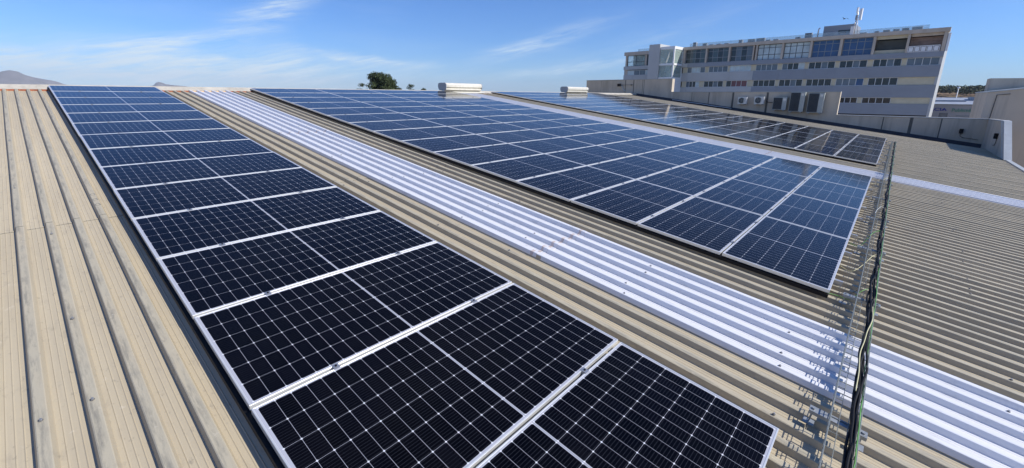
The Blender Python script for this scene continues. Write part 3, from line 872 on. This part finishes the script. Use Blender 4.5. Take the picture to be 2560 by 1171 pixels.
ac_small(-8.17, -7.62, -.69, -.22, 'small white air conditioner, the left one of the small pair on the parapet')
ac_small(-9.20, -8.62, -.68, -.19, 'small white air conditioner, the right one of the small pair on the parapet')
ac_big(-10.50, -9.74, -1.01, -.22, 'medium grey single fan air conditioner right of the small white pair', False)
ac_big(-11.44, -10.66, -1.10, .09, 'tall grey twin fan air conditioner standing between the medium and last units', True)
ac_big(-12.42, -11.62, -1.14, .04, 'tall grey twin fan air conditioner, last on the right, nearest the parapet step', True)
hs = MB(); hs.tube([(XW - .1, -9.25, -.45), (XW - .12, -9.4, -.55), (XW - .1, -9.6, -.57), (XW - .1, -9.78, -.55)], .02, 7)
tag(hs.build('coolant_pipe', BLK, None, True), 'short black coolant pipe between the small white and medium grey units', 'pipe')

# ------------------------------------------------------------------ neighbouring walls at the right edge
nb = thing('neighbouring_building', 'tall precast concrete building just outside the roof corner at the right edge', 'building', (33.6, -24, -10))
m_ = MB(); m_.prism([(4.72, 0), (4.72, 10.07), (3.4, 10.26), (-3, 11.2), (-12, 12.4), (-12, 0)], 0, 0, 5.0); m_.build('wall', CONC2, nb)
m_ = MB(); m_.prism([(4.75, 10.072), (3.4, 10.262), (-3, 11.202), (-12, 12.402), (-12, 12.46), (-3, 11.26), (3.4, 10.32), (4.75, 10.13)], 0, -.05, 5.05); m_.build('coping', COPEL, nb)
m_ = MB(); m_.tube([(-.03, 4.40, 8.7), (-.03, 4.36, 9.95), (-.03, 3.9, 10.0)], .018, 6); m_.build('cable_drop', JOINT, nb)
m_ = MB(); m_.prism([(4.40, 9.5), (-9, 9.5), (-9, 10.75), (4.40, 10.90)], 0, 3.6, 4.9); m_.build('upper_parapet', CONC, nb)

# ------------------------------------------------------------------ office building
KA = math.atan(.065); cA = math.cos(KA)
ob_ = thing('office_building', 'long grey five storey office building with ribbon windows behind the parapet', 'building', (97, -20, -10), (0, 0, -KA))
def ty(Y): return (Y + 20) / cA
def bx(m_, d0, d1, Y0, Y1, Z0, Z1, mi=0): m_.box(d0, d1, ty(Y0), ty(Y1), Z0 + 10, Z1 + 10, mi)


YL, YR = 36.8, -19.7; YB = 21.96
core = MB()
bx(core, .55, 14, YR, YL, -10, 6.4); bx(core, 4.0, 14, YR, YL, 6.4, 9.7); core.build('core', DARK, ob_)
ends = MB(); bx(ends, .02, 14.0, YR - .02, YR + .3, -10, 9.70); ends.build('end_wall', CLADL, ob_)
ends = MB(); bx(ends, .02, 14.0, YL - .3, YL + .02, -10, 6.0); ends.build('end_wall', CLADL, ob_)
bands = [(6.03, 6.85, -.30), (3.02, 4.80, -.12), (-.25, 1.75, -.02), (-3.07, -1.27, .06), (-6.3, -4.3, .06), (-10, -7.5, .06)]
for (z0, z1, d) in bands:
    m_ = MB()
    joints = [YR - .05 * (z0 > 6)] + [YR + 4.5 * i for i in range(1, 13)] + [YL + .05]
    for i, (a, b2) in enumerate(zip(joints, joints[1:])):
        bx(m_, d, .56, a + .012, b2 - .012, z0, z1, 1 if (i > 5 and z0 < 6) or i > 8 else 0)
    bx(m_, d + .03, .55, YR, YL, z0 + .01, z1 - .01, 0)
    m_.build('cladding_band', [CLAD, CLADL], ob_)
cor = MB(); bx(cor, -.45, .9, YR - .15, YB, 9.72, 10.32); bx(cor, -.45, .9, 27.5, YL, 9.35, 10.15); bx(cor, .9, 14, YR, YL, 9.70, 9.98); cor.build('cornice', BEIGE, ob_)
BAYS = [(21.55, 17.17), (16.79, 12.46), (12.10, 7.87), (7.04, 2.86), (2.46, -1.73), (-2.12, -6.17), (-6.61, -10.73), (-11.12, -15.04), (-15.41, -19.22)]
for (Ya, Yb) in [(21.95, 21.57), (17.15, 16.81), (12.44, 12.12), (7.85, 7.60), (7.31, 7.06), (2.84, 2.48), (-1.75, -2.10), (-6.19, -6.59), (-10.75, -11.10), (-15.06, -15.39), (-19.24, -19.66)]:
    m_ = MB(); bx(m_, -.30, .30, Yb, Ya, 6.853, 9.718); m_.build('pillar', BEIGE, ob_)
for i in range(len(BAYS)):                    # party walls of the top floor loggias
    m_ = MB(); bx(m_, .31, 4.0, BAYS[i][1] - .28, BAYS[i][1] - .08, 6.86, 9.69); m_.build('loggia_wall', BEIGE, ob_)
G_TEAL = glass_mat('teal_grey_glass', (.055, .085, .095))
TOPG = [G_TEAL, G_TEAL, G_GREY, G_PALE, G_PALE, G_BLUE, G_BLUE]


def window(Y0, Y1, Z0, Z1, d, cols, pane_mats, sill=0.0, frame=FRAMEL, header=0.0, mull=.09):
    fr = MB(); w_ = (Y1 - Y0)
    bx(fr, d - .05, d + .05, Y0, Y1, Z1 - .07, Z1); bx(fr, d - .05, d + .05, Y0, Y1, Z0, Z0 + .07)
    bx(fr, d - .049, d + .049, Y0, Y0 + .07, Z0 + .07, Z1 - .07); bx(fr, d - .049, d + .049, Y1 - .07, Y1, Z0 + .07, Z1 - .07)
    edges = [Y0 + w_ * c_ for c_ in cols]
    for e in edges[1:-1]: bx(fr, d - .045, d + .045, e - mull / 2, e + mull / 2, Z0 + .071, Z1 - .071)
    if sill: bx(fr, d - .047, d + .047, Y0 + .071, Y1 - .071, Z0 + sill - .05, Z0 + sill + .05)
    if header: bx(fr, d - .047, d + .047, Y0 + .071, Y1 - .071, Z1 - header - .04, Z1 - header + .04)
    f_ = fr.build('window', frame, ob_)
    for i, (a, b2) in enumerate(zip(edges, edges[1:])):
        p = MB(); bx(p, d - .005, d + .015, a + .04, b2 - .04, Z0 + .06, Z1 - .06)
        p.build('pane', pane_mats[i % len(pane_mats)], f_)
    return f_


GMID = mat('mid_grey_window_frame', (.24, .25, .26), .4, .2, .1, 5)
for i in range(7):
    Ya, Yb = BAYS[i]; gq = TOPG[i]
    window(Yb + .02, Ya - .02, 6.86, 9.70, .22, (0, .27, .52, .76, 1), [gq] if i > 2 else [gq, G_DARK], .95, GMID if i in (0, 1, 2, 5, 6) else FRAME, .62)
# bay 8: empty loggia with a dark back wall; bay 9: brick wall and white balustrade
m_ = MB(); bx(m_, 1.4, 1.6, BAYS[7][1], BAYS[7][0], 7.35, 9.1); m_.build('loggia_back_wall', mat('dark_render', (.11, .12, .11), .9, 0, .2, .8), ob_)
m_ = MB(); bx(m_, .2, .5, BAYS[7][1] + .02, BAYS[7][0] - .02, 6.853, 7.45); bx(m_, .2, .5, BAYS[7][1] + .02, BAYS[7][0] - .02, 9.2, 9.715); m_.build('loggia_sill', INFILL, ob_)
m_ = MB(); bx(m_, 1.2, 1.4, BAYS[8][1], BAYS[8][0], 6.86, 9.25); m_.build('brick_infill', BRICK, ob_)
m_ = MB(); bx(m_, .2, .5, BAYS[8][1] + .02, BAYS[8][0] - .02, 9.30, 9.715); m_.build('loggia_lintel', BEIGE, ob_)
m_ = MB(); bx(m_, -.34, -.24, BAYS[8][1] + .1, BAYS[8][0], 7.72, 7.82); bx(m_, -.34, -.24, BAYS[8][1] + .1, BAYS[8][0], 6.87, 6.95)
for q in range(6):
    yq = BAYS[8][1] + .1 + q * .74; bx(m_, -.325, -.255, yq, yq + .08, 6.95, 7.72)
for q in range(5):
    yq = BAYS[8][1] + .26 + q * .74; bx(m_, -.30, -.28, yq, yq + .52, 7.0, 7.66)
m_.build('balustrade', WHITE, ob_)
m_ = MB(); bx(m_, -.25, .3, YR - .32, YR - .03, 6.86, 9.5); m_.build('end_fin', WHITE, ob_)
# ribbon windows
PM = {0: [G_DARK], 1: [G_DARK, G_GREY, G_DARK, G_DARK], 2: [G_PALE], 3: [G_GREY], 4: [G_RED, G_RED, G_RED, G_DARK], 5: [G_PALE, G_DARK, G_DARK, G_GREY], 6: [G_BLUE, G_GREY, G_GREY, G_GREY], 7: [G_GREY, G_PALE, G_PALE, G_GREY]}
B2 = [(20.85, 16.97, 7), (16.2, 12.3, 3), (11.9, 7.85, 2), (6.95, 3.1, 3), (2.35, -1.37, 5), (-1.97, -5.98, 1), (-6.62, -10.49, 1), (-11.27, -14.94, 1), (-15.55, -19.44, 3)]
B3 = [(20.9, 17.98, 5), (16.95, 12.94, 1), (12.32, 8.23, 4), (7.10, 3.17, 0), (2.5, -1.4, 1), (-2.01, -5.89, 0), (-6.53, -10.49, 6), (-11.09, -14.94, 0), None]
B4 = [(20.9, 17.0, 0), (16.3, 12.4, 0), (11.9, 7.9, 1), (7.0, 3.1, 0), (2.4, -1.6, 0), (-2.1, -6.0, 5), (-6.6, -10.1, 0), (-10.75, -14.6, 0), None]
for (rows, z0, z1, d) in ((B2, 4.803, 6.027, .12), (B3, 1.753, 3.017, .18), (B4, -1.267, -.253, .22)):
    prev = 21.9
    for r_ in rows:
        if r_ is None: continue
        Ya, Yb, k_ = r_
        m_ = MB(); bx(m_, d - .04, .54, Ya + .012, prev - .012, z0, z1); m_.build('infill_panel', INFILL, ob_)
        window(Yb, Ya, z0, z1, d, (0, .27, .51, .75, 1), PM[k_], 0, FRAMEL); prev = Yb
    m_ = MB(); bx(m_, d - .04, .54, YR + .02, prev - .012, z0, z1); m_.build('infill_panel', INFILL, ob_)
# left wing
window(31.4, 36.0, 6.86, 9.34, .1, (0, .5, 1), [G_CLEAR], 1.0, FRAME, 0, .12)
window(27.9, 30.9, 6.86, 9.34, .2, (0, .5, 1), [G_DARK], 0, FRAME)
window(29.9, 35.9, 4.62, 5.9, .12, (0, .2, .45, .7, 1), [G_PALE, G_GREY, G_GREY, G_PALE], 0, FRAMEL)
m_ = MB(); bx(m_, .05, .54, 35.92, YL, 4.803, 6.027); bx(m_, .0, .35, 36.1, 36.6, 6.86, 9.34); bx(m_, .0, .35, 30.92, 31.38, 6.86, 9.34); m_.build('pillar', BEIGE, ob_)
m_ = MB(); bx(m_, -.05, .5, 27.5, YL, 3.85, 4.60); m_.build('cladding_band', CLADL, ob_)
# stair tower and the projecting glass box
m_ = MB(); bx(m_, -4.75, .0, 25.36, 27.92, -10, 10.92)
for q in range(34): bx(m_, -4.765, -4.75, 25.36, 27.92, -3 + q * .41, -3 + q * .41 + .39)
m_.build('stair_tower', CLADL, ob_)
m_ = MB(); bx(m_, -4.5, .0, 22.06, 25.34, 9.72, 10.30); bx(m_, -4.5, .0, 22.06, 25.34, 6.38, 6.78); bx(m_, -4.5, 0, 22.06, 25.34, -10, 3.7); bx(m_, -4.5, -.0, 22.06, 25.34, 3.7, 3.86)
bx(m_, -4.5, -4.22, 22.06, 22.34, 3.86, 9.72); bx(m_, -.28, -.0, 22.06, 22.34, 3.86, 9.72)
m_.build('glass_box_frame', WHITE, ob_)
m_ = MB(); bx(m_, -4.4, -4.37, 22.35, 25.34, 3.87, 6.37); bx(m_, -4.4, -4.37, 22.35, 25.34, 6.79, 9.71); bx(m_, -4.21, -.29, 22.15, 22.18, 6.79, 9.71); bx(m_, -4.21, -.29, 22.15, 22.18, 3.87, 6.37); m_.build('glass_box_glazing', G_CLEAR, ob_)
m_ = MB()
for q in range(14): bx(m_, -4.0 + q * .25, -3.7 + q * .25, 23.0, 24.6, 3.9 + q * .18, 4.08 + q * .18)
m_.build('staircase', CLADL, ob_)
# roof terrace: glass balustrade and penthouse
m_ = MB(); bx(m_, .10, .13, -17.35, 20.9, 10.322, 11.0); bx(m_, .10, .13, 28.2, 33.4, 10.152, 10.75); m_.build('terrace_balustrade', G_RAIL, ob_)
m_ = MB(); bx(m_, 1.6, 8, -7.55, -3.05, 9.98, 12.3); m_.build('penthouse', CLAD, ob_)
m_ = MB(); bx(m_, 1.57, 1.6, -7.1, -5.3, 10.9, 11.4); m_.build('penthouse_window', G_DARK, ob_)

rnd = random.Random(9)
ROOFS = [(19.7, 20.4, .95), (18.3, 17.4, .6), (16.9, 16.0, .3), (15.4, 14.5, .3), (13.8, 12.9, .3), (11.0, 10.3, .75), (9.3, 8.0, .7), (7.7, 6.2, .75), (6.0, 5.2, .35), (4.7, 3.8, .35), (1.0, .2, .4), (-.5, -1.6, .95), (-8.6, -9.6, .3), (-10.6, -11.2, .35), (-11.7, -12.6, .45), (-13.0, -13.8, .45), (-14.1, -15.0, .5), (-15.3, -16.6, .55)]
WORDS = ['first', 'second', 'third', 'fourth', 'fifth', 'sixth', 'seventh', 'eighth', 'ninth', 'tenth', 'eleventh', 'twelfth', 'thirteenth', 'fourteenth', 'fifteenth', 'sixteenth', 'seventeenth', 'last']
for i, (a, b2, h_) in enumerate(ROOFS):
    a, b2 = max(a, b2), min(a, b2)
    Yc = (a + b2) / 2; Xc = 97 + .065 * (Yc + 20) + 1.0
    t_ = thing('rooftop_unit', 'grey plant unit on the office building terrace, ' + WORDS[i] + ' counted from the left', 'plant unit', (Xc, Yc, 9.98), (0, 0, -KA), 'plant units behind the terrace balustrade')
    hh = h_ + .35; w2 = (a - b2) / 2
    m_ = MB(); m_.box(-.35, .35, -w2, w2, .06, hh); m_.build('casing', VEND, t_)
    m_ = MB(); m_.box(-.362, -.351, -w2 + .08, w2 - .08, hh * .35, hh - .08); m_.build('grille', ACD, t_)
    m_ = MB(); m_.box(-.33, .33, -w2 + .05, -w2 + .12, .0, .059); m_.box(-.33, .33, w2 - .12, w2 - .05, .0, .059); m_.build('foot', ACD, t_)
fp = thing('flue_pipe', 'thin upright flue with a bent top on the office building roof', 'flue', (99.2, -3.0 + .55, 9.98))
m_ = MB(); m_.tube([(0, 0, 0), (0, 0, 1.75), (.0, -.06, 1.95), (0, -.25, 2.02)], .11, 8); m_.build('pipe', STEEL, fp, True)
an = thing('cell_antenna', 'mobile phone mast with white panel antennas on the office building roof', 'antenna', (97.9, -7.85, 9.98), (0, 0, -KA))
m_ = MB(); m_.tube([(0, 0, 0), (0, 0, 4.75)], .09, 8); m_.tube([(.5, -.5, 0), (.1, -.1, 2.9)], .045, 6); m_.tube([(.4, .5, 0), (.05, .1, 2.6)], .045, 6)
for z in (1.2, 2.2): m_.tube([(-.25, -.35, z), (.25, .35, z)], .03, 6)
m_.tube([(0, 0, 3.1), (-.1, -.45, 3.1)], .04, 6); m_.tube([(0, 0, 4.0), (-.1, -.45, 4.0)], .04, 6); m_.build('mast', STEEL, an, True)
m_ = MB(); m_.prism([(-.33, -.62), (-.02, -.70), (.04, -.40), (-.28, -.30)], 2, 2.65, 4.45); m_.build('panel_antenna', WHITE, an)
m_ = MB(); m_.prism([(-.20, .02), (.05, -.05), (.08, .16), (-.16, .20)], 2, 3.75, 4.7); m_.build('panel_antenna', WHITE, an)
m_ = MB(); m_.box(-.18, .1, -.12, .2, 2.7, 3.5); m_.build('radio_unit', VEND, an)
m_ = MB(); m_.box(-.30, .12, .05, .55, .35, 1.7); m_.build('cabinet', WHITE, an)
bd = MB()
bd.tube([(-.16, 0, 0), (-.08, 0, .02), (.06, 0, .03), (.15, 0, .01), (.2, 0, -.01)], [.015, .045, .055, .03, .008], 8)
for sgn in (1, -1):
    bd.add([(-.03, .03 * sgn, .03), (.1, .03 * sgn, .03), (.07, .18 * sgn, .13), (-.04, .2 * sgn, .13), (-.02, .36 * sgn, .06), (-.1, .38 * sgn, .05)], [(0, 1, 2, 3), (3, 2, 4, 5)])
o = bd.build('bird', BLK, None, True); o.location = (59.2, -9.98, 7.83); o.rotation_euler = (0.2, 0, .6)
tag(o, 'small dark bird flying in the sky left of the phone mast', 'bird')

# ------------------------------------------------------------------ signed building and street lamp
sb = thing('commercial_building', 'low pale building with blue and green lettering beyond the office building', 'building', (125, -25, -10))
SBW = mat('pale_rendered_wall', (.42, .40, .385), .85, 0, .06, .3)
SBR = mat('pale_grey_metal_roof', (.33, .36, .40), .6, .1, .12, .25, dirt=(.2, .22, .26))
m_ = MB(); m_.box(0, 30, -16, 8, 0, 8.35); m_.build('wall', SBW, sb)
m_ = MB(); m_.box(-.08, .3, -16.1, 8.1, 8.35, 8.48); m_.build('eave', JOINT, sb)
m_ = MB(); m_.prism([(.3, 8.40), (30, 8.40), (30, 9.0), (26, 9.78)], 1, -16, 8); m_.build('roof', SBR, sb)
m_ = MB(); m_.box(14, 20, -4.6, -2.4, 9.1, 9.95); m_.box(10, 13, -1.5, 3.5, 8.7, 9.25); m_.box(16, 24, -12, -5, 9.3, 9.75); m_.build('roof_plant', SBR, sb)
m_ = MB(); m_.box(-.02, -.001, 1.45, 2.75, 5.4, 6.74); m_.build('window', G_GREY, sb)
m_ = MB(); m_.box(-.02, -.001, -2.8, .25, 6.05, 6.35); m_.build('small_print_panel', mat('faded_grey_print', (.30, .31, .31), .8), sb)


def text(s_, loc, size, material, xs=1.0, name='sign_lettering'):
    cu = bpy.data.curves.new(name, 'FONT'); cu.body = s_; cu.size = size; cu.extrude = .03; cu.offset = .018
    tmp = bpy.data.objects.new('tmp_text', cu); COL.objects.link(tmp)
    dg = bpy.context.evaluated_depsgraph_get(); dg.update()
    me = bpy.data.meshes.new_from_object(tmp.evaluated_get(dg)); bpy.data.objects.remove(tmp)
    me.materials.clear(); me.materials.append(material)
    o = link(name, me, sb, loc, (R(90), 0, R(-90))); o.scale = (xs, 1, 1)
    return o


BLUEP = mat('blue_sign_paint', (.03, .05, .30), .6, 0, .05); GREENP = mat('green_sign_paint', (.12, .30, .22), .6, 0, .05)
text('RCIA', (-.04, 4.35, 7.16), .80, BLUEP, 1.45)
text('Publicidad', (-.04, 1.05, 7.02), .92, GREENP, .93)
m_ = MB(); dl = [(2.27, 7.62), (2.12, 7.40), (2.20, 7.20), (2.35, 7.20), (2.42, 7.40)]
m_.prism(dl, 0, -.075, -.045); m_.build('drop_emblem', BLUEP, sb)
lp = thing('street_lamp', 'pale street lamp post standing before the dry hill', 'street lamp', (150, -25.8, -10))
m_ = MB(); m_.tube([(0, 0, 0), (0, 0, 11.9)], [.14, .07], 8); m_.build('post', WHITE, lp, True)
m_ = MB(); m_.tube([(0, 0, 11.85), (0, 0, 12.0), (0, 0, 12.2), (0, 0, 12.3)], [.1, .28, .28, .1], 10); m_.build('lamp_head', WHITE, lp, True)

# ------------------------------------------------------------------ air
hz = bpy.data.materials.new('pale_air'); hz.use_nodes = True
for n in list(hz.node_tree.nodes): hz.node_tree.nodes.remove(n)
pv = hz.node_tree.nodes.new('ShaderNodeVolumePrincipled'); om = hz.node_tree.nodes.new('ShaderNodeOutputMaterial')
pv.inputs['Density'].default_value = 1.15e-4; pv.inputs['Color'].default_value = (.80, .88, 1.0, 1)
hz.node_tree.links.new(pv.outputs[0], om.inputs['Volume'])
m_ = MB(); m_.box(-5600, 5600, -5600, 5900, -12.5, 190)
tag(m_.build('haze', hz), kind='stuff')
